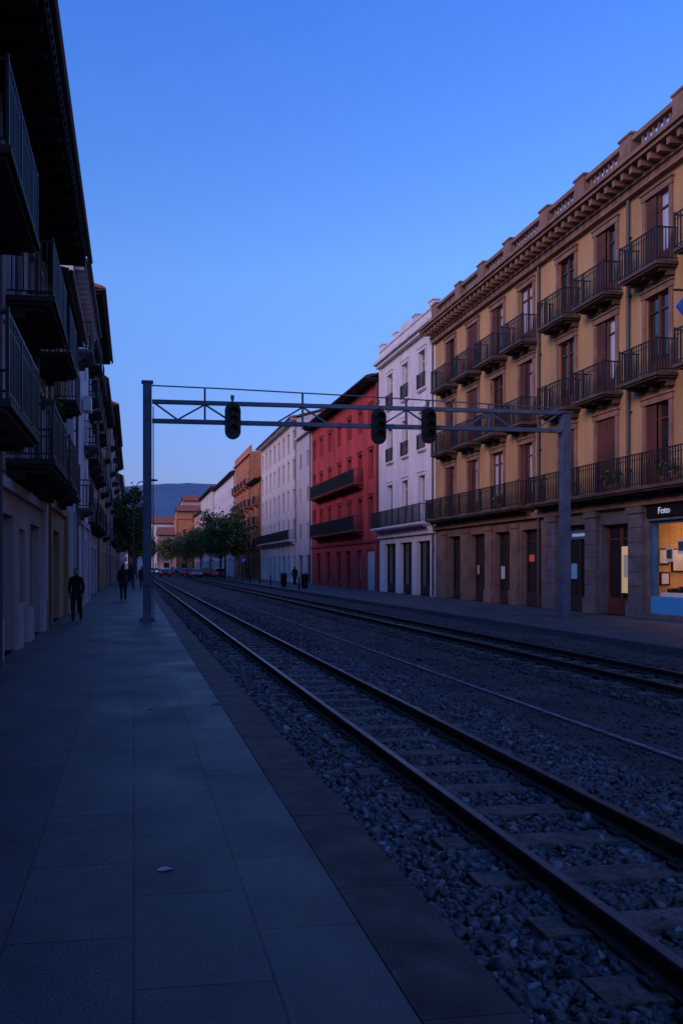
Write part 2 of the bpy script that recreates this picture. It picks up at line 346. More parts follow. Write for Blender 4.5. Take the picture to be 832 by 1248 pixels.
# ------------------------------------------------------------ generic building
def gen(name,F,a0,a1,h,wallm,floors,sp=2.8,ww=1.0,trim=None,bal=None,roof='tile',depth=13,frame='wood',ov=.7,z0=-.3,gf=True,rise=2.0,wh=2.1,base=None,step=.16,balm=None,off=0,soff='darkwood'):
    b=B(name,**F); n=max(1,int((a1-a0-.6)/sp)); cs=[a0+(a1-a0)*(i+.5)/n+off for i in range(n)]
    ops=[(c-ww/2,c+ww/2,z+.1,z+.1+wh) for c in cs for z in floors if z+.2+wh<h]
    g=[(c-sp*.3,c+sp*.3,0.0,2.8) for c in cs] if gf else []
    b.wall(a0,a1,z0,h,ops+g,wallm)
    for o in ops: 
        b.window(o,frame,random.choice([None,None,'half','closed']) if F['O'][0]<0 or o[0]<110 else None)
        if trim: b.surround(o,trim,.12,.05)
    for o in g: b.window(o,'darkwood',d=-.26)
    if base: 
        b.box(a0+.005,a1-.005,.004,.1,floors[0]-.5,floors[0]-.25,'belt_course',base)
        for c in [a0+.35]+[(cs[i]+cs[i+1])/2 for i in range(n-1)]+[a1-.35]: b.box(c-.3,c+.3,.004,.12,z0,floors[0]-.5,'pilasters',base)
    if bal:
        for fi,z in enumerate(floors):
            mode=bal[fi%len(bal)]
            if mode=='l': b.balcony(a0+1,a1-1,z,.8,balm or wallm,step=step)
            elif mode=='i':
                for i,c in enumerate(cs): b.balcony(c-ww*.5-.45,c+ww*.5+.45,z,.7,balm or wallm,step=step)
            elif mode=='a':
                for i,c in enumerate(cs):
                    if (i+fi)%2==0: b.balcony(c-ww*.5-.5,c+ww*.5+.5,z,.6,balm or wallm,step=step)
    b.shell(a0,a1,z0,h,depth,wallm)
    if roof in('tile','slate'): b.pitched(a0,a1,h,depth,ov,rise,roof,raf=(a1-a0)<40,soff=soff)
    else:
        b.box(a0,a1,.004,.35,h-.4,h-.15,'cornice',trim or wallm); b.box(a0,a1,-.2,.02,h+.003,h+.9,'parapet',wallm)
    b.pipe(a0+.25,0,h-.2)
    return b
gen('lilac_house',RF,73.5,80.2,15.2,'lilac',[4.4,8.0,11.5],sp=3.0,ww=.8,wh=1.5,roof='flat').finish()
gen('white_apartment_building',RF,80.3,103.4,17.2,'white2',[4.5,7.7,10.9,14.0],sp=2.7,ww=1.0,trim='white',bal=['l',None,None,None],roof='tile',base='white',soff='white2').finish()
gen('terracotta_apartment_building',RF,103.5,113,13.5,'terracotta',[4.3,7.4,10.2],sp=3.1,bal=['i'],roof='tile').finish()
gen('terracotta_apartment_building',RF,113.1,131,18.6,'orange',[4.3,7.4,10.5,13.6],sp=3.0,bal=['i'],roof='flat',trim='pink').finish()
gen('white_apartment_building',RF,131.1,165,17.6,'white',[4.3,7.4,10.5,13.2],sp=3.6,bal=None,roof='tile',rise=3).finish()
gen('white_apartment_building',RF,165.1,198,18.5,'white2',[4.3,7.4,10.5,13.6,16],sp=3.6,roof='tile').finish()
RF2=dict(O=(19,0,0),U=(0,1,0),N=(-1,0,0))
gen('pink_apartment_building',RF2,200,245,17,'pink',[4.3,7.4,10.5,13.6],sp=4,roof='tile').finish()
def end(name,x0,x1,Y,h,m,roof='tile',fl=None):
    gen(name,dict(O=(0,Y,0),U=(1,0,0),N=(0,-1,0)),x0,x1,h,m,fl or [3.5+3.2*i for i in range(int((h-4)/3.2))],sp=3.2,ww=1.2,wh=1.7,roof=roof,depth=16,rise=3,gf=True).finish()
end('pink_apartment_building',8,14,262,12,'pink'); end('orange_brick_building',15.2,21,280,19,'orange','flat'); end('white_apartment_building',7,16,300,18,'white2'); end('terracotta_apartment_building',17.5,30,318,24,'terracotta'); end('pink_apartment_building',22,36,350,31,'pink')
end('white_apartment_building',-14,-1,330,12,'white2')
# ------------------------------------------------------------ left side
b=B('balcony_house',**LF)
cols=[-1,4.6,11.3,16.7,20.2]; ops=[]
for c in cols:
    for z in (3.75,6.85): ops.append((c-.6,c+.6,z+.05,z+2.35))
for c in (1.8,8,14,18.7):
    for z in (4.7,7.8): ops.append((c-.4,c+.4,z,z+1.2))
g=[(12.2,13.3,0,2.6),(14.5,16.2,0,2.7),(17,17.9,.9,2.5),(18.8,20.6,0,2.7),(5,8,0,2.7)]
b.wall(-8,21.5,-.3,9.85,ops+g,'beige')
for o in ops: b.window(o,'darkwood',random.choice([None,'closed','half'])); 
for o in ops: b.surround(o,'greyren',.12,.04)
for o in g: b.window(o,'darkwood',d=-.25)
for c in cols:
    hw=1.5 if c<18 else 1.1
    for z in (3.75,6.85): b.balcony(c-hw,c+hw,z,.92,'darkwood',step=.11)
b.leaves((16.0,.6,5.0),(.25,.15,.12),160,.05,'balcony_plants')
for a,bb in ((13.35,14.45),(16.25,16.95),(17.95,18.75),(20.65,21.45)): b.box(a,bb,.004,.1,0,.75,'plinth','greyren')
b.box(21.0,21.48,.004,.12,.75,9.8,'quoins','greyren'); b.box(-8,21.49,.004,.1,3.15,3.35,'belt_course','greyren')
b.shell(-8,21.5,-.3,9.85,10,'beige'); b.pitched(-8,21.5,9.85,10,1.12,2.4,'slate'); b.pipe(13.6,0,9.7,d=.14,r=.07); b.pipe(19.2,3.5,9.7)
b.box(13.2,14.0,.05,.45,7.9,8.5,'air_conditioner','whitewood'); b.tube([(13.6,.46,8.2),(13.6,.47,8.2)],.24,'air_conditioner_fan','black',n=14)
b.tube([(-8,.06,3.45),(10,.07,3.42),(21.5,.06,3.47)],.018,'cable','black',n=5); b.tube([(-8,.06,6.4),(8,.07,6.33),(21.5,.06,6.42)],.015,'cable','black',n=5)
b.finish()
b=gen('tan_townhouse',LF,21.6,28.5,9.6,'tan',[3.9,6.75],sp=3.3,ww=1.1,bal=['i'],roof='tile',ov=.6,depth=10,trim='stone_gf',step=.12,balm='darkwood',base='tan',wh=2.0,rise=1.2); b.finish()
b=gen('white_corner_house',LF2,28.6,38,12.6,'white',[3.9,7.0,9.9],sp=3.1,ww=1.0,bal=['a'],roof='tile',ov=.45,depth=10,base='greyren',balm='grey_stone',wh=2.0,soff='white')
b.box(33,33.8,.05,.4,8.2,8.8,'air_conditioner','whitewood'); b.box(28.2,28.595,-1.3,-.5,10.9,11.5,'air_conditioner','whitewood'); b.finish()
gen('grey_townhouse',LF,38.1,52,15.0,'greyren',[3.9,7.0,10,12.5],sp=3.3,ww=1.0,bal=['i'],roof='tile',ov=.9,depth=11,balm='darkwood').finish()
gen('tan_townhouse',LF,52.1,70,14,'tan',[4,7.1,10.2],sp=3.5,bal=['a'],roof='tile',ov=.6,depth=11,balm='darkwood',step=.25).finish()
gen('beige_townhouse',LF2,70.1,95,16,'beige',[4,7.1,10.2,13.2],sp=4,bal=['a'],roof='tile',ov=.7,depth=11,balm='darkwood',step=.25).finish()
gen('orange_brick_building',LF,95.1,125,17,'terracotta',[4,7.1,10.2,13.2],sp=4,bal=['a'],roof='tile',depth=11,step=.3).finish()
gen('grey_townhouse',LF,125.1,230,16,'greyren',[4,7.1,10.2,13.2],sp=5,roof='tile',depth=11).finish()
# ------------------------------------------------------------ ground
def sheet(name,x0,x1,y0,y1,z,m,zb=None):
    b=B(name)
    if zb is None: b.quad([(x0,y0,z),(x1,y0,z),(x1,y1,z),(x0,y1,z)],'surface',m)
    else: b.box(x0,x1,y0,y1,zb,z,'surface',m)
    V,F=list(b.parts.values())[0]; me=bpy.data.meshes.new(name); me.from_pydata(V,[],F); me.materials.append(m if not isinstance(m,str) else M[m])
    o=bpy.data.objects.new(name,me); scene.collection.objects.link(o); return o
sheet('ground',-6000,6000,-400,8000,-.32,mat('earth',(.06,.065,.06),scale=.02))
def pavemat(name,c1,c2,mort,w,h,rough=.6):
    m,nt,b=new_mat(name); N=nt.nodes;L=nt.links
    tc=N.new("ShaderNodeTexCoord"); sx=N.new("ShaderNodeSeparateXYZ"); cb=N.new("ShaderNodeCombineXYZ")
    L.new(tc.outputs['Object'],sx.inputs[0]); L.new(sx.outputs[0],cb.inputs[1]); L.new(sx.outputs[1],cb.inputs[0])
    br=N.new("ShaderNodeTexBrick"); L.new(cb.outputs[0],br.inputs['Vector']); br.offset=.5
    br.inputs['Color1'].default_value=(*c1,1);br.inputs['Color2'].default_value=(*c2,1);br.inputs['Mortar'].default_value=(*mort,1)
    br.inputs['Scale'].default_value=1;br.inputs['Brick Width'].default_value=w;br.inputs['Row Height'].default_value=h;br.inputs['Mortar Size'].default_value=.006;br.inputs['Mortar Smooth'].default_value=.2;br.inputs['Bias'].default_value=0
    n1=N.new("ShaderNodeTexNoise"); n1.inputs['Scale'].default_value=.9;n1.inputs['Detail'].default_value=8; L.new(tc.outputs['Object'],n1.inputs['Vector'])
    n2=N.new("ShaderNodeTexNoise"); n2.inputs['Scale'].default_value=70;n2.inputs['Detail'].default_value=3; L.new(tc.outputs['Object'],n2.inputs['Vector'])
    n3=N.new("ShaderNodeTexNoise"); n3.inputs['Scale'].default_value=5;n3.inputs['Detail'].default_value=6;n3.inputs['Roughness'].default_value=.7; L.new(tc.outputs['Object'],n3.inputs['Vector'])
    def mr(s,lo,hi):
        a=N.new("ShaderNodeMapRange"); a.inputs[1].default_value=.3;a.inputs[2].default_value=.7;a.inputs[3].default_value=lo;a.inputs[4].default_value=hi; L.new(s.outputs[0],a.inputs[0]); return a
    a=mr(n1,.5,1.4); c=mr(n2,.65,1.35); e=mr(n3,.72,1.28)
    mu=N.new("ShaderNodeMath"); mu.operation='MULTIPLY'; L.new(a.outputs[0],mu.inputs[0]); L.new(c.outputs[0],mu.inputs[1])
    mu2=N.new("ShaderNodeMath"); mu2.operation='MULTIPLY'; L.new(mu.outputs[0],mu2.inputs[0]); L.new(e.outputs[0],mu2.inputs[1])
    v=N.new("ShaderNodeVectorMath"); v.operation='SCALE'; L.new(br.outputs[0],v.inputs[0]); L.new(mu2.outputs[0],v.inputs['Scale']); L.new(v.outputs[0],b.inputs['Base Color'])
    bp=N.new("ShaderNodeBump"); bp.inputs['Strength'].default_value=.6;bp.inputs['Distance'].default_value=.006
    h1=N.new("ShaderNodeMath"); h1.operation='SUBTRACT'; L.new(n2.outputs[0],h1.inputs[0])
    s2=N.new("ShaderNodeMath"); s2.operation='MULTIPLY'; s2.inputs[1].default_value=1.6; L.new(br.outputs['Fac'],s2.inputs[0]); L.new(s2.outputs[0],h1.inputs[1]); L.new(h1.outputs[0],bp.inputs['Height']); L.new(bp.outputs[0],b.inputs['Normal'])
    rr=mr(n1,rough-.15,rough+.15); L.new(rr.outputs[0],b.inputs['Roughness'])
    return m
M['pave']=pavemat('slate_paving',(.046,.044,.05),(.076,.072,.08),(.014,.014,.018),.9,.575,.56)
M['pave2']=pavemat('grey_paving',(.055,.052,.058),(.075,.07,.075),(.025,.025,.03),.6,.6,.7)
M['kerb']=mat('kerb_stone',(.085,.055,.05),rough=.7,scale=4,var=.45,bscale=60,bump=.5,fine=.25)
M['kerb2']=mat('grey_kerb',(.09,.08,.085),scale=4,var=.3)
sheet('pavement',-14,1.06,-30,330,0,'pave',-.31)
b=B('platform_kerb'); y=-20.0; i=0
while y<260:
    l=1.2 if y<60 else 8; b.box(1.065,1.47+random.uniform(-.006,.006),y,y+l-.008,-.3,.003+random.uniform(-.003,.003),'kerb_stones','kerb'); y+=l
b.finish()
sheet('pavement',11.75,40,-30,330,-.05,'pave2',-.31)
b=B('kerb'); y=-20.0
while y<260:
    l=1.0 if y<80 else 8; b.box(11.5,11.746,y,y+l-.01,-.3,-.045+random.uniform(-.003,.003),'kerb_stones','kerb2'); y+=l
b.finish()
def gravelmat(name,cA,cB,sc,bump,dist):
    m,nt,b=new_mat(name); N=nt.nodes;L=nt.links
    tc=N.new("ShaderNodeTexCoord"); v=N.new("ShaderNodeTexVoronoi"); v.inputs['Scale'].default_value=sc; L.new(tc.outputs['Object'],v.inputs['Vector'])
    n=N.new("ShaderNodeTexNoise"); n.inputs['Scale'].default_value=1.1;n.inputs['Detail'].default_value=8; L.new(tc.outputs['Object'],n.inputs['Vector'])
    sp=N.new("ShaderNodeSeparateColor"); L.new(v.outputs['Color'],sp.inputs[0])
    mx=N.new("ShaderNodeMix"); mx.data_type='RGBA'; mx.inputs['A'].default_value=(*cA,1); mx.inputs['B'].default_value=(*cB,1); L.new(sp.outputs[0],mx.inputs['Factor'])
    a=N.new("ShaderNodeMapRange"); a.inputs[1].default_value=.3;a.inputs[2].default_value=.7;a.inputs[3].default_value=.5;a.inputs[4].default_value=1.4; L.new(n.outputs[0],a.inputs[0])
    s=N.new("ShaderNodeVectorMath"); s.operation='SCALE'; L.new(mx.outputs['Result'],s.inputs[0]); L.new(a.outputs[0],s.inputs['Scale']); L.new(s.outputs[0],b.inputs['Base Color'])
    bp=N.new("ShaderNodeBump"); bp.invert=True; bp.inputs['Strength'].default_value=bump;bp.inputs['Distance'].default_value=dist; L.new(v.outputs['Distance'],bp.inputs['Height']); L.new(bp.outputs[0],b.inputs['Normal'])
    b.inputs['Roughness'].default_value=.8; b.inputs['Specular IOR Level'].default_value=.3
    return m
sheet('gravel_track_bed',1.47,11.5,-30,330,-.215,gravelmat('track_gravel',(.03,.024,.028),(.10,.08,.085),28,1,.03))
sheet('asphalt_road',1.47,45,330,900,-.2,gravelmat('asphalt',(.03,.03,.035),(.06,.06,.065),60,.3,.01))
# stones: jittered angular chips
def stones(name,n,xr,yr,size,z,avoid,colA,colB,pw=1.5):
    V=np.array([(x,y,zz) for zz in (-1,1) for y in (-1,1) for x in (-1,1)],dtype=float)*.72
    Q=[(0,2,3,1),(4,5,7,6),(0,1,5,4),(2,6,7,3),(0,4,6,2),(1,3,7,5)]
    F=np.array([t for q in Q for t in ((q[0],q[1],q[2]),(q[0],q[2],q[3]))])
    pos=[]
    while len(pos)<n:
        x=random.uniform(*xr); t=random.random(); y=yr[0]+(yr[1]-yr[0])*t**pw
        if avoid and avoid(x,y): continue
        pos.append((x,y,z+random.uniform(-.012,.018)))
    pos=np.array(pos); n=len(pos)
    q=rng.normal(size=(n,4)); q/=np.linalg.norm(q,axis=1)[:,None]; w,x,y,z_=q.T
    R=np.stack([1-2*(y*y+z_*z_),2*(x*y-z_*w),2*(x*z_+y*w),2*(x*y+z_*w),1-2*(x*x+z_*z_),2*(y*z_-x*w),2*(x*z_-y*w),2*(y*z_+x*w),1-2*(x*x+y*y)],1).reshape(n,3,3)
    sc=size*np.exp(rng.normal(0,.32,(n,1,1)))*rng.uniform(.55,1.25,(n,1,3))
    vv=(V[None]+rng.normal(0,.27,(n,8,3)))*sc; vv=np.einsum('nij,nkj->nki',R,vv)
    vv[:,:,2]*=.8; vv=vv+pos[:,None,:]
    ff=F[None]+(np.arange(n)*8)[:,None,None]
    me=bpy.data.meshes.new(name); me.vertices.add(n*8); me.vertices.foreach_set('co',vv.ravel())
    nf=n*12; me.loops.add(nf*3); me.loops.foreach_set('vertex_index',ff.ravel().astype(np.int32)); me.polygons.add(nf); me.polygons.foreach_set('loop_start',np.arange(nf,dtype=np.int32)*3)
    me.update(calc_edges=True); me.validate()
    m,nt,b=new_mat(name+'_stone'); N=nt.nodes;L=nt.links
    g=N.new("ShaderNodeNewGeometry"); r=N.new("ShaderNodeValToRGB"); r.color_ramp.elements[0].color=(*colA,1); r.color_ramp.elements[1].color=(*colB,1)
    e=r.color_ramp.elements.new(.9); e.color=tuple((colA[i]*.65+colB[i]*.35) for i in range(3))+(1,); r.color_ramp.elements[2].position=1
    L.new(g.outputs['Random Per Island'],r.inputs[0]); L.new(r.outputs[0],b.inputs['Base Color']); b.inputs['Roughness'].default_value=.5
    me.materials.append(m); o=bpy.data.objects.new(name,me); scene.collection.objects.link(o)
SP=.62
def av1(x,y):
    f=(y/SP)%1
    if 2.0<x<3.8 and (f<.385 or f>.955): return random.random()<.975
    return abs(x-2.38)<.05 or abs(x-3.43)<.05
stones('ballast',38000,(1.49,4.6),(1.2,17),.025,-.21,av1,(.03,.025,.029),(.26,.25,.28),1.7)
stones('ballast',12000,(1.49,4.6),(14,48),.03,-.212,av1,(.026,.022,.026),(.14,.12,.14))
stones('gravel',16000,(4.5,11.4),(3,45),.015,-.21,None,(.035,.028,.032),(.14,.115,.125),1.6)
def av2(x,y):
    f=(y/SP)%1
    if 7.4<x<9.3 and (f<.37 or f>.96): return random.random()<.96
    return abs(x-7.8)<.06 or abs(x-8.85)<.06
stones('ballast',11000,(6.9,9.9),(8,48),.028,-.21,av2,(.025,.021,.026),(.11,.09,.10))
# tracks
M['rust']=mat('rusty_rail_steel',(.045,.026,.024),rough=.75,scale=6,var=.3)
M['railtop']=mat('worn_rail_head',(.13,.12,.14),rough=.38,metal=.8,var=.25,bump=.05,scale=4)
M['sleeper']=mat('timber_sleeper',(.15,.105,.092),scale=5,var=.4,bscale=30,bump=.6,fine=.3)
def track(name,xs,x0,x1):
    b=B(name)
    for x in xs:
        prof=[(-.06,-.175),(.06,-.175),(.06,-.162),(.011,-.145),(.011,-.085),(.034,-.075),(.034,-.046),(.028,-.04),(-.028,-.04),(-.034,-.046),(-.034,-.075),(-.011,-.085),(-.011,-.145),(-.06,-.162)]
        n=len(prof); vs=[(x+p,y,z) for y in (-20,330) for p,z in prof]
        fs=[(i,(i+1)%n,n+(i+1)%n,n+i) for i in range(n)]
        b.add(vs,[f for i,f in enumerate(fs) if i not in (7,)],'rails','rust')
        b.add(vs,[fs[7]],'rail_heads','railtop')
        y=SP*math.ceil(1/SP)+.11
        while y<40:
            for sgn in (-1,1): b.box(x+sgn*.09-.035,x+sgn*.09+.035,y-.05,y+.05,-.176,-.15,'rail_clips','rust'); b.tube([(x+sgn*.09,y,-.15),(x+sgn*.09,y,-.125)],.014,'rail_clips','rust',n=6)
            y+=SP
        for yj in (9.3,27.3,45.3): b.box(x-.03,x+.03,yj-.3,yj+.3,-.14,-.09,'fishplates','rust')
    y=0.0
    while y<200:
        j=random.uniform(-.05,.05); k=random.uniform(-.012,.012); b.box(x0+j,x1+random.uniform(-.05,.05),y+k,y+.22+k,-.26,-.177+random.uniform(-.006,0),'sleepers','sleeper'); y+=SP
    b.finish()
track('railway_track',(2.38,3.43),2.03,3.78); track('railway_track',(7.8,8.85),7.4,9.25)
M['paint']=mat('worn_white_paint',(.24,.22,.24),var=.4,scale=8,fine=.3)
b=B('painted_line'); b.box(5.28,5.35,-10,200,-.206,-.188,'line','paint'); b.finish()
b=B('paper_litter'); b.add([(.13,4.36,.004),(.16,4.345,.008),(.21,4.36,.01),(.22,4.385,.004),(.18,4.40,.012),(.135,4.39,.006)],[(0,1,2,3,4,5)],'paper','lilac'); b.add([(.14,9.3,.004),(.24,9.3,.02),(.22,9.35,.004),(.13,9.35,.01)],[(0,1,2,3)],'paper','lilac'); b.add([(.9,9.5,.006),(1.05,9.5,.02),(1.05,9.54,.005),(.9,9.54,.01)],[(0,1,2,3)],'paper','lilac'); b.finish()
# ------------------------------------------------------------ gantry
G=24.2; b=B('railway_signal_gantry')
def hpost(x,z0,z1,w=.27):
    b.box(x-w/2,x+w/2,G-.13,G-.11,z0,z1,'posts','steel'); b.box(x-w/2,x+w/2,G+.11,G+.13,z0,z1,'posts','steel'); b.box(x-w/2+.03,x+w/2-.03,G-.11,G+.11,z0,z1,'posts','steel')
    b.box(x-.27,x+.27,G-.24,G+.24,z0,z0+.03,'base_plates','steel'); b.box(x-.2,x+.2,G-.18,G+.18,z0+.03,z0+.12,'base_plates','steel')
    for sx in (-.21,.21):
        for sy in (-.19,.19): b.tube([(x+sx,G+sy,z0+.03),(x+sx,G+sy,z0+.09)],.022,'anchor_bolts','zinc',n=6)
hpost(.42,0,7.35); hpost(14.15,-.05,6.75)
b.box(.24,.6,G-.16,G+.16,7.35,7.4,'posts','steel'); b.box(13.95,14.35,G-.16,G+.16,6.75,6.8,'posts','steel')
for z0,z1 in ((6.12,6.25),(6.72,6.84)): b.box(.57,14.0,G-.07,G+.07,z0,z1,'beam_chords','steel')
b.tube([(.42,G,7.28),(3,G,7.24),(7,G,7.14),(11,G,7.02),(14.1,G,6.9)],.022,'top_rail','steel',n=6)
for x,z in ((2.2,7.25),(5.3,7.19),(8.7,7.09),(11.5,7.0)): b.box(x-.03,x+.03,G-.03,G+.03,6.84,z,'rail_stanchions','steel')
for x in (2.2,5.3,8.7,11.5): b.box(x-.03,x+.03,G-.03,G+.03,6.25,6.72,'beam_verticals','steel')
for x0,x1 in ((.65,1.35),(2.2,1.35),(2.2,3.0),(5.3,4.5),(5.3,6.1),(8.7,7.9),(8.7,9.5),(11.5,10.7),(11.5,12.3),(13.9,13.2)):
    b.tube([(x0,G,6.73),(x1,G,6.24)],.035,'beam_diagonals','steel',n=4)
for x in (2.2,5.3,8.7,11.5): b.box(x-.12,x+.12,G-.085,G-.072,6.14,6.23,'gusset_plates','steel')
b.tube([(.6,G-.16,.0),(.6,G-.16,6.6)],.018,'cable_conduit','zinc',n=6)
b.box(.3,.54,G-.2,G-.131,1.1,1.5,'junction_box','steel')
b.finish()
def signal(x,zt):
    b=B('railway_signal_light'); y=G-.22; zb=zt-1.15; zm=(zt+zb)/2; w=.25; n=10
    prof=[]
    for i in range(n+1): a=math.pi*i/n; prof.append((x+w*math.cos(a),zt-w+w*math.sin(a)))
    for i in range(n+1): a=math.pi+math.pi*i/n; prof.append((x+w*math.cos(a),zb+w+w*math.sin(a)))
    k=len(prof)
    b.add([(p,y,z) for p,z in prof]+[(p,y+.03,z) for p,z in prof],[tuple(range(k)),tuple(range(k,2*k))]+[(i,(i+1)%k,k+(i+1)%k,k+i) for i in range(k)],'backplate','black')
    b.box(x-.15,x+.15,y+.03,y+.2,zb+.18,zt-.15,'signal_housing','black')
    for z in (zt-.3,zm,zb+.3):
        pts=[];
        for d,r in ((0,.125),(-.24,.13)):
            pts+= [(x+r*math.cos(math.radians(a)),y+d*(1 if a<=180 else .5),z+r*math.sin(math.radians(a))) for a in range(-20,201,20)]
        h=len(pts)//2; b.add(pts,[(i,i+1,h+i+1,h+i) for i in range(h-1)],'hoods','black')
        b.tube([(x,y-.002,z),(x,y-.015,z)],.1,'lenses','black',n=14)
    b.box(x-.04,x+.04,y+.2,G-.02,zt-.25,zt-.17,'bracket','steel'); b.box(x-.035,x+.035,G-.13,G-.075,zt-.4,6.95,'hanger','steel'); b.tube([(x,G-.1,6.9),(x,G-.1,7.02)],.06,'hanger_cap','steel',n=8)
    b.finish()
signal(3.05,6.78); signal(7.72,6.72); signal(9.38,6.78)
# ------------------------------------------------------------ lamps, bins, signs
def lampost(x,y,h,arm):
    b=B('street_lamp'); b.tube([(x,y,0),(x,y,.5),(x,y,h-1.2)],[.1,.075,.055],'pole','zinc',n=10)
    b.tube([(x,y,h-1.2),(x+arm*.05,y,h-.7),(x+arm*.3,y,h-.2),(x+arm,y,h)],[.055,.05,.045,.035],'arm','zinc',n=8)
    b.ell((x+arm*1.15,y,h-.02),(.38,.14,.09),'luminaire','zinc'); b.box(x-.14,x+.14,y-.14,y+.14,0,.04,'base_plate','zinc'); b.finish(('luminaire',))
lampost(.0,60,8.3,1.3); lampost(.45,105,8.6,1.4); lampost(12.6,128,8.6,-1.4); lampost(.45,150,8.6,1.4)
def bin_(x,y):
    b=B('litter_bin'); b.tube([(x,y,-.05),(x,y,.1),(x,y,.95),(x,y,1.0)],[.2,.24,.28,.3],'body','black',n=14); b.tube([(x,y,1.0),(x,y,1.08),(x,y,1.16)],[.3,.27,.1],'lid','black',n=14); b.finish()
bin_(13.3,60); bin_(12.8,66)
M['blue_s']=mat('blue_sign_paint',(.02,.1,.5),rough=.4)
def sign(x,y):
    b=B('traffic_sign'); b.tube([(x,y,-.05),(x,y,2.7)],.03,'post','zinc'); 
    b.tube([(x,y-.04,2.4),(x,y-.055,2.4)],.3,'disc','blue_s',n=20); b.tube([(x,y-.056,2.4),(x,y-.06,2.4)],.2,'symbol','whitewood',n=3); b.finish()
sign(12.4,88); sign(12.2,140)
for y in range(56,120,6):
    b=B('bollard'); b.tube([(12.0,y,-.05),(12.0,y,.75),(12.0,y,.85),(12,y,.9)],[.06,.05,.065,.03],'post','black'); b.finish()
# ------------------------------------------------------------ cars
def car(x,y,col,ang=0,lights=False):
    b=B('parked_car' if not lights else 'moving_car',O=(x,y,-.05 if x>11.4 else -.2),U=(math.cos(ang),math.sin(ang),0),N=(-math.sin(ang),math.cos(ang),0))
    body=[(-2.1,.3),(-2.1,.75),(-1.95,.92),(-1.2,.97),(1.0,.95),(1.85,.82),(2.1,.65),(2.12,.3)]
    cab=[(-1.85,.93),(-1.45,1.4),(-.6,1.48),(.25,1.42),(1.05,.94)]
    def ext(pr,w0,w1,part,m):
        k=len(pr); zm=max(p[1] for p in pr); z0=min(p[1] for p in pr)
        f=lambda z:w0+(w1-w0)*(z-z0)/(zm-z0)
        b.add([b.w(s*f(z),p,z) for s in(-1,1) for p,z in pr],[tuple(range(k)),tuple(range(k,2*k))]+[(i,(i+1)%k,k+(i+1)%k,k+i) for i in range(k)],part,m)
    ext(body,.88,.84,'body',col); ext(cab,.8,.6,'windows','glass')
    ext([(-1.5,1.38),(-.6,1.5),(.3,1.43),(.2,1.4),(-.6,1.45),(-1.45,1.36)],.63,.62,'roof',col)
    for s in(-.8,.8):
        for p in(-1.3,1.35): b.tube([(s-.1,p,.32),(s+.1,p,.32)],.32,'wheels','black',n=16); b.tube([(s-.11,p,.32),(s+.11,p,.32)],.17,'hubs','zinc',n=10)
        b.box(s*.8-.14,s*.8+.14,-2.13,-2.1,.62,.76,'tail_lights',tl); b.box(s*.8-.14,s*.8+.14,2.1,2.14,.55,.68,'head_lights',hl if lights else M['whitewood'])
    b.box(-.85,.85,-2.16,-2.1,.32,.5,'bumper','black'); b.box(-.85,.85,2.1,2.17,.32,.5,'bumper','black'); b.finish()
tl=emat('tail_light_red',(.5,.01,.01),.6); hl=emat('head_light',(1,.9,.75),1.5)
cc=[mat('car_paint_%d'%i,c,rough=.3,bump=0,var=.02,fine=0) for i,c in enumerate([(.4,.4,.42),(.03,.03,.04),(.25,.03,.03),(.05,.08,.2),(.5,.5,.5)])]
i=0
for x,y,l in ((12.9,118,0),(12.9,124,0),(12.9,131,0),(12.9,137,0),(12.9,144,0),(10.2,128,0),(10.2,136,0),(10.2,150,0),(10.2,158,0),(6,170,0),(5,195,1),(9.6,178,0),(2.9,205,1),(9,215,0),(7,228,0),(3,240,0),(12,240,0),(5.5,138,0)):
    car(x,y,cc[i%5],math.pi if l else 0,bool(l)); i+=1
# ------------------------------------------------------------ trees
M['bark']=mat('bark',(.07,.05,.04),bump=.6)
def tree(x,y,h,r,n=5200,ls=.17,z0=-.05):
    b=B('street_tree'); ht=h*.34
    b.tube([(x,y,z0),(x+.05,y,ht*.5),(x,y+.05,ht),(x+.1,y,h*.7)],[.2,.15,.12,.05],'trunk','bark',n=8)
    cl=[]
    for i in range(9):
        a=i*2.4+random.random(); l=r*random.uniform(.55,.95); e=(x+l*math.cos(a),y+l*math.sin(a),ht+(h-ht)*random.uniform(.25,.85))
        b.tube([(x,y,ht*random.uniform(.85,1.3)),((x+e[0])/2,(y+e[1])/2,(ht+e[2])/2+.3),e],[.07,.045,.015],'limbs','bark',n=5); cl.append(e)
    for i in range(26):
        while True:
            p=(random.uniform(-1,1),random.uniform(-1,1),random.uniform(-1,1))
            if .25<sum(q*q for q in p)<1: break
        cl.append((x+p[0]*r*.9,y+p[1]*r*.9,(h+ht)/2+p[2]*(h-ht)*.46))
    for c in cl: b.leaves(c,(r*.17,)*3,n//len(cl),ls,'foliage')
    b.finish()
tree(12.4,106,9.6,3.4,7500,.2); tree(12.9,116,8.2,3.0); tree(12.8,150,9.0,3.2); tree(13,172,9.5,3.6); tree(13,196,10,4)
tree(-.5,84,10.2,2.0,5000,.18,0); tree(-.3,104,10,2.2,4500,.2,0); tree(.0,135,10.5,2.6,4500,.22,0); tree(.3,170,10.5,3,4000,.25,0)
tree(3,262,12,5,4000,.4); tree(12,250,11,4,4000,.35)
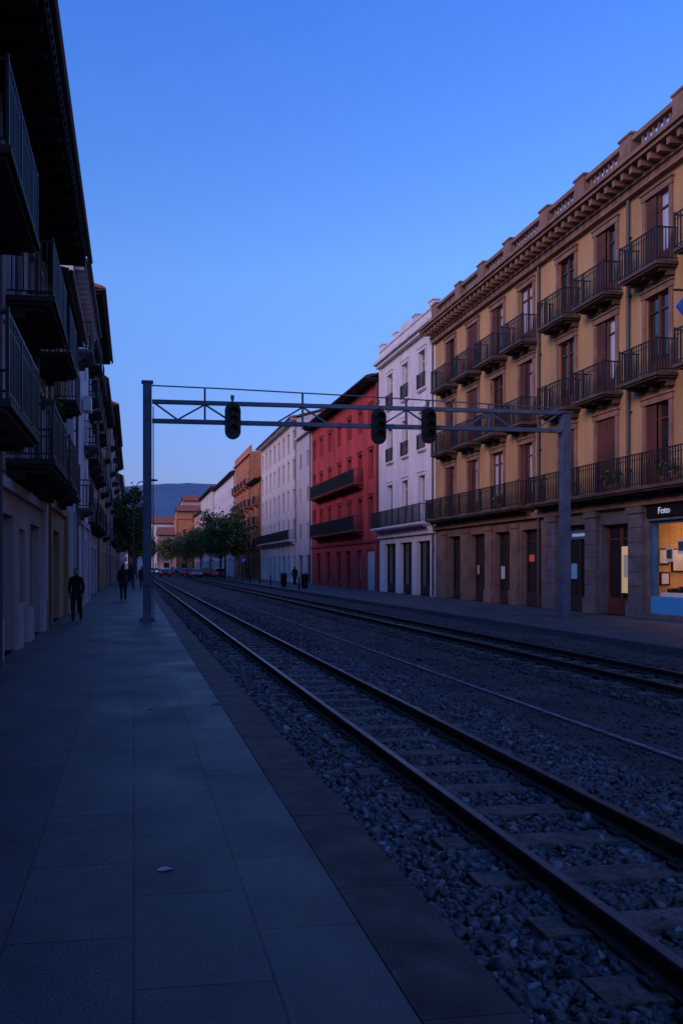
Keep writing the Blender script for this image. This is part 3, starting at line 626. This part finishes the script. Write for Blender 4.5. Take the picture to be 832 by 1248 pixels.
# ------------------------------------------------------------ hill
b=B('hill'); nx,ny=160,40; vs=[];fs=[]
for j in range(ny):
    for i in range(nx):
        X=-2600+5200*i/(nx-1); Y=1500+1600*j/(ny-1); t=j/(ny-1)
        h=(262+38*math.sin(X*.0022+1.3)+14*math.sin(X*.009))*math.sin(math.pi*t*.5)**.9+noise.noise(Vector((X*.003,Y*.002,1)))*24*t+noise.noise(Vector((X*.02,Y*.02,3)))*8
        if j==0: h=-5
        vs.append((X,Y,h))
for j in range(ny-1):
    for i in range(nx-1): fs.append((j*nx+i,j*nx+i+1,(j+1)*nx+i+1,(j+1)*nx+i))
b.add(vs,fs,'hillside',mat('haze_tinted_wooded_hillside',(.075,.13,.20),scale=.012,bscale=.06,bump=0,var=.12)); b.finish(('hillside',))  # blue distance haze is mixed into the hillside base colour
# ------------------------------------------------------------ pedestrians
def person(x,y,ang,H=1.72,phase=1,coat=(.012,.012,.016),trous=(.015,.015,.02),hair=(.02,.015,.012),lean=.03,z0=0):
    k=H/1.75; p=phase
    J=[(0,0,.95),(0,lean*.5,1.12),(0,lean,1.3),(0,lean*1.2,1.44),(0,lean*1.6,1.53),
       (.17,lean,1.41),(.235,-.06*p,1.14),(.23,.06*p,.90),
       (-.17,lean,1.41),(-.235,.08*p,1.14),(-.23,.22*p,.92),
       (.095,.01,.88),(.10,.13*p,.50),(.10,.05*p+.08*(p-1),.10),(.10,.19+.0*p,.035),
       (-.095,-.01,.88),(-.10,-.02*p,.50),(-.10,-.32*p,.14),(-.10,-.20*p,.05)]
    E=[(0,1),(1,2),(2,3),(3,4),(3,5),(5,6),(6,7),(3,8),(8,9),(9,10),(0,11),(11,12),(12,13),(13,14),(0,15),(15,16),(16,17),(17,18)]
    R=[(.17,.125),(.155,.12),(.165,.125),(.12,.09),(.055,.055),(.085,.08),(.06,.06),(.042,.045),(.085,.08),(.06,.06),(.042,.045),(.105,.11),(.075,.08),(.055,.055),(.045,.035),(.105,.11),(.075,.08),(.055,.055),(.045,.035)]
    me=bpy.data.meshes.new('body'); me.from_pydata([tuple(c*k for c in j) for j in J],E,[]); o=bpy.data.objects.new('body',me); scene.collection.objects.link(o)
    sm=o.modifiers.new('skin','SKIN'); me=o.data
    for i,r in enumerate(R): me.skin_vertices[0].data[i].radius=(r[0]*k,r[1]*k)
    me.skin_vertices[0].data[0].use_root=True
    ss=o.modifiers.new('sub','SUBSURF'); ss.levels=2; ss.render_levels=2
    dg=bpy.context.evaluated_depsgraph_get(); ev=o.evaluated_get(dg); m2=bpy.data.meshes.new_from_object(ev); bpy.data.objects.remove(o)
    body=bpy.data.objects.new('clothed_body',m2); scene.collection.objects.link(body)
    m2.materials.clear(); 
    for mm in (mat('coat',coat,bump=.1),mat('trousers',trous,bump=.1),mat('shoes',(.01,.01,.01),rough=.5)): m2.materials.append(mm)
    for f in m2.polygons: f.use_smooth=True; z=f.center.z/k; f.material_index=0 if z>.82 else (1 if z>.1 else 2)
    b=B('pedestrian',O=(0,0,0))
    sk=mat('skin',(.35,.2,.15),bump=0,rough=.5); hr=mat('hair',hair,rough=.6); hy=lean*1.9
    b.ell((0,hy*k,1.635*k),(.078*k,.098*k,.118*k),'head',sk,16,12)
    b.ell((0,(hy-.018)*k,1.665*k),(.086*k,.1*k,.105*k),'hair',hr,16,10); b.ell((0,(hy-.05)*k,1.6*k),(.075*k,.06*k,.1*k),'hair',hr,12,8)
    b.ell((0,(hy+.102)*k,1.625*k),(.013*k,.02*k,.024*k),'nose',sk,8,6); b.ell((0,(hy+.088)*k,1.583*k),(.024*k,.012*k,.008*k),'mouth',mat('lips',(.25,.08,.07)),8,6)
    for s in (-1,1):
        b.ell((s*.078*k,(hy)*k,1.625*k),(.012*k,.02*k,.03*k),'ears',sk,8,6); b.ell((s*.03*k,(hy+.088)*k,1.65*k),(.012*k,.008*k,.008*k),'eyes','black',8,6)
    vs=[];n=20
    for z,rx,ry in ((1.02,.175,.135),(.9,.2,.165),(.74,.215,.2)):
        for i in range(n): a=2*math.pi*i/n; vs.append((rx*k*math.cos(a),(ry*math.sin(a)+.01*math.sin(3*a))*k,z*k))
    b.add(vs,[(j*n+i,j*n+(i+1)%n,(j+1)*n+(i+1)%n,(j+1)*n+i) for j in range(2) for i in range(n)],'coat_skirt',m2.materials[0])
    for (wx,wy,wz) in (J[7],J[10]):
        b.tube([(wx*k,wy*k,(wz+.02)*k),(wx*k,(wy+.01)*k,(wz-.04)*k),(wx*k,(wy+.015)*k,(wz-.09)*k)],[.026*k,.036*k,.03*k],'hands',sk,n=8)
        for f in range(4):
            fx=wx; fy=wy-.018+f*.018; l=[.06,.07,.075,.062][f]
            b.tube([(fx*k,fy*k,(wz-.085)*k),(fx*k,(fy+.004)*k,(wz-.085-l*.55)*k),((fx-.012*(1 if wx>0 else -1))*k,(fy+.01)*k,(wz-.085-l)*k)],[.0095*k,.0085*k,.006*k],'fingers',sk,n=6)
        b.tube([(wx*k,(wy+.025)*k,(wz-.03)*k),((wx-.01)*k,(wy+.05)*k,(wz-.07)*k),((wx-.01)*k,(wy+.055)*k,(wz-.1)*k)],[.012*k,.01*k,.007*k],'thumb',sk,n=6)
    e=b.finish(('head','hair','coat_skirt','nose','ears')); body.parent=e
    e.location=(x,y,z0); e.rotation_euler=(0,0,ang)
person(-1.72,24.2,math.pi*.97,1.62,1,coat=(.008,.008,.012),lean=.06)
person(-.5,38.8,.06,1.8,1); person(.62,58,math.pi,1.7,1); person(-1.0,66,math.pi,1.7,1); person(-.2,75,0,1.68,1); person(14.6,70,0,1.72,1,z0=-.05); person(14.2,97,math.pi,1.7,1,z0=-.05); person(15.2,73,math.pi,1.68,1,z0=-.05)
# ------------------------------------------------------------ light, sky, camera
w=bpy.data.worlds.new("World"); scene.world=w; w.use_nodes=True; nt=w.node_tree; bg=nt.nodes['Background']
az=math.radians(238); el=math.radians(22)
sky=nt.nodes.new('ShaderNodeTexSky'); sky.sky_type='NISHITA'; sky.sun_disc=False; sky.sun_elevation=el; sky.sun_rotation=az; sky.air_density=1.2; sky.dust_density=.6; sky.ozone_density=4
tint=nt.nodes.new('ShaderNodeVectorMath'); tint.operation='MULTIPLY'
tc=nt.nodes.new('ShaderNodeTexCoord'); sx=nt.nodes.new('ShaderNodeSeparateXYZ'); rp=nt.nodes.new('ShaderNodeValToRGB')
nt.links.new(tc.outputs['Generated'],sx.inputs[0]); nt.links.new(sx.outputs[2],rp.inputs[0])
S=(.62,.80,1.15); pts=[(0,(1.2,.76,1.05)),(.12,(1.9,1.5,1.85)),(.35,(2.8,2.9,3.1)),(.6,(1.9,2.75,3.9))]
while len(rp.color_ramp.elements)<4: rp.color_ramp.elements.new(.5)
for e,(p,c) in zip(rp.color_ramp.elements,pts): e.position=p; e.color=tuple(c[i]*S[i]/8 for i in range(3))+(1,)
nt.links.new(sky.outputs[0],tint.inputs[0]); nt.links.new(rp.outputs[0],tint.inputs[1])
nt.links.new(tint.outputs[0],bg.inputs[0]); bg.inputs[1].default_value=.07*8
sl=bpy.data.lights.new('sun','SUN'); sl.energy=1.45; sl.angle=math.radians(22); sl.color=(1,.54,.38); so=bpy.data.objects.new('sun',sl); scene.collection.objects.link(so)
d=Vector((math.sin(az)*math.cos(el),math.cos(az)*math.cos(el),math.sin(el))); so.rotation_euler=(d).to_track_quat('Z','Y').to_euler()
cam=bpy.data.cameras.new('camera'); co=bpy.data.objects.new('camera',cam); scene.collection.objects.link(co); scene.camera=co
cam.sensor_fit='VERTICAL'; cam.sensor_height=36; cam.lens=950/1248*36; cam.clip_end=12000; cam.clip_start=.05
co.location=(0,0,1.7); co.rotation_euler=(math.radians(90),0,math.radians(-7.5)); cam.shift_x=128/1248; cam.shift_y=66/1248
scene.view_settings.view_transform='Standard'; scene.view_settings.look='None'; scene.view_settings.exposure=0
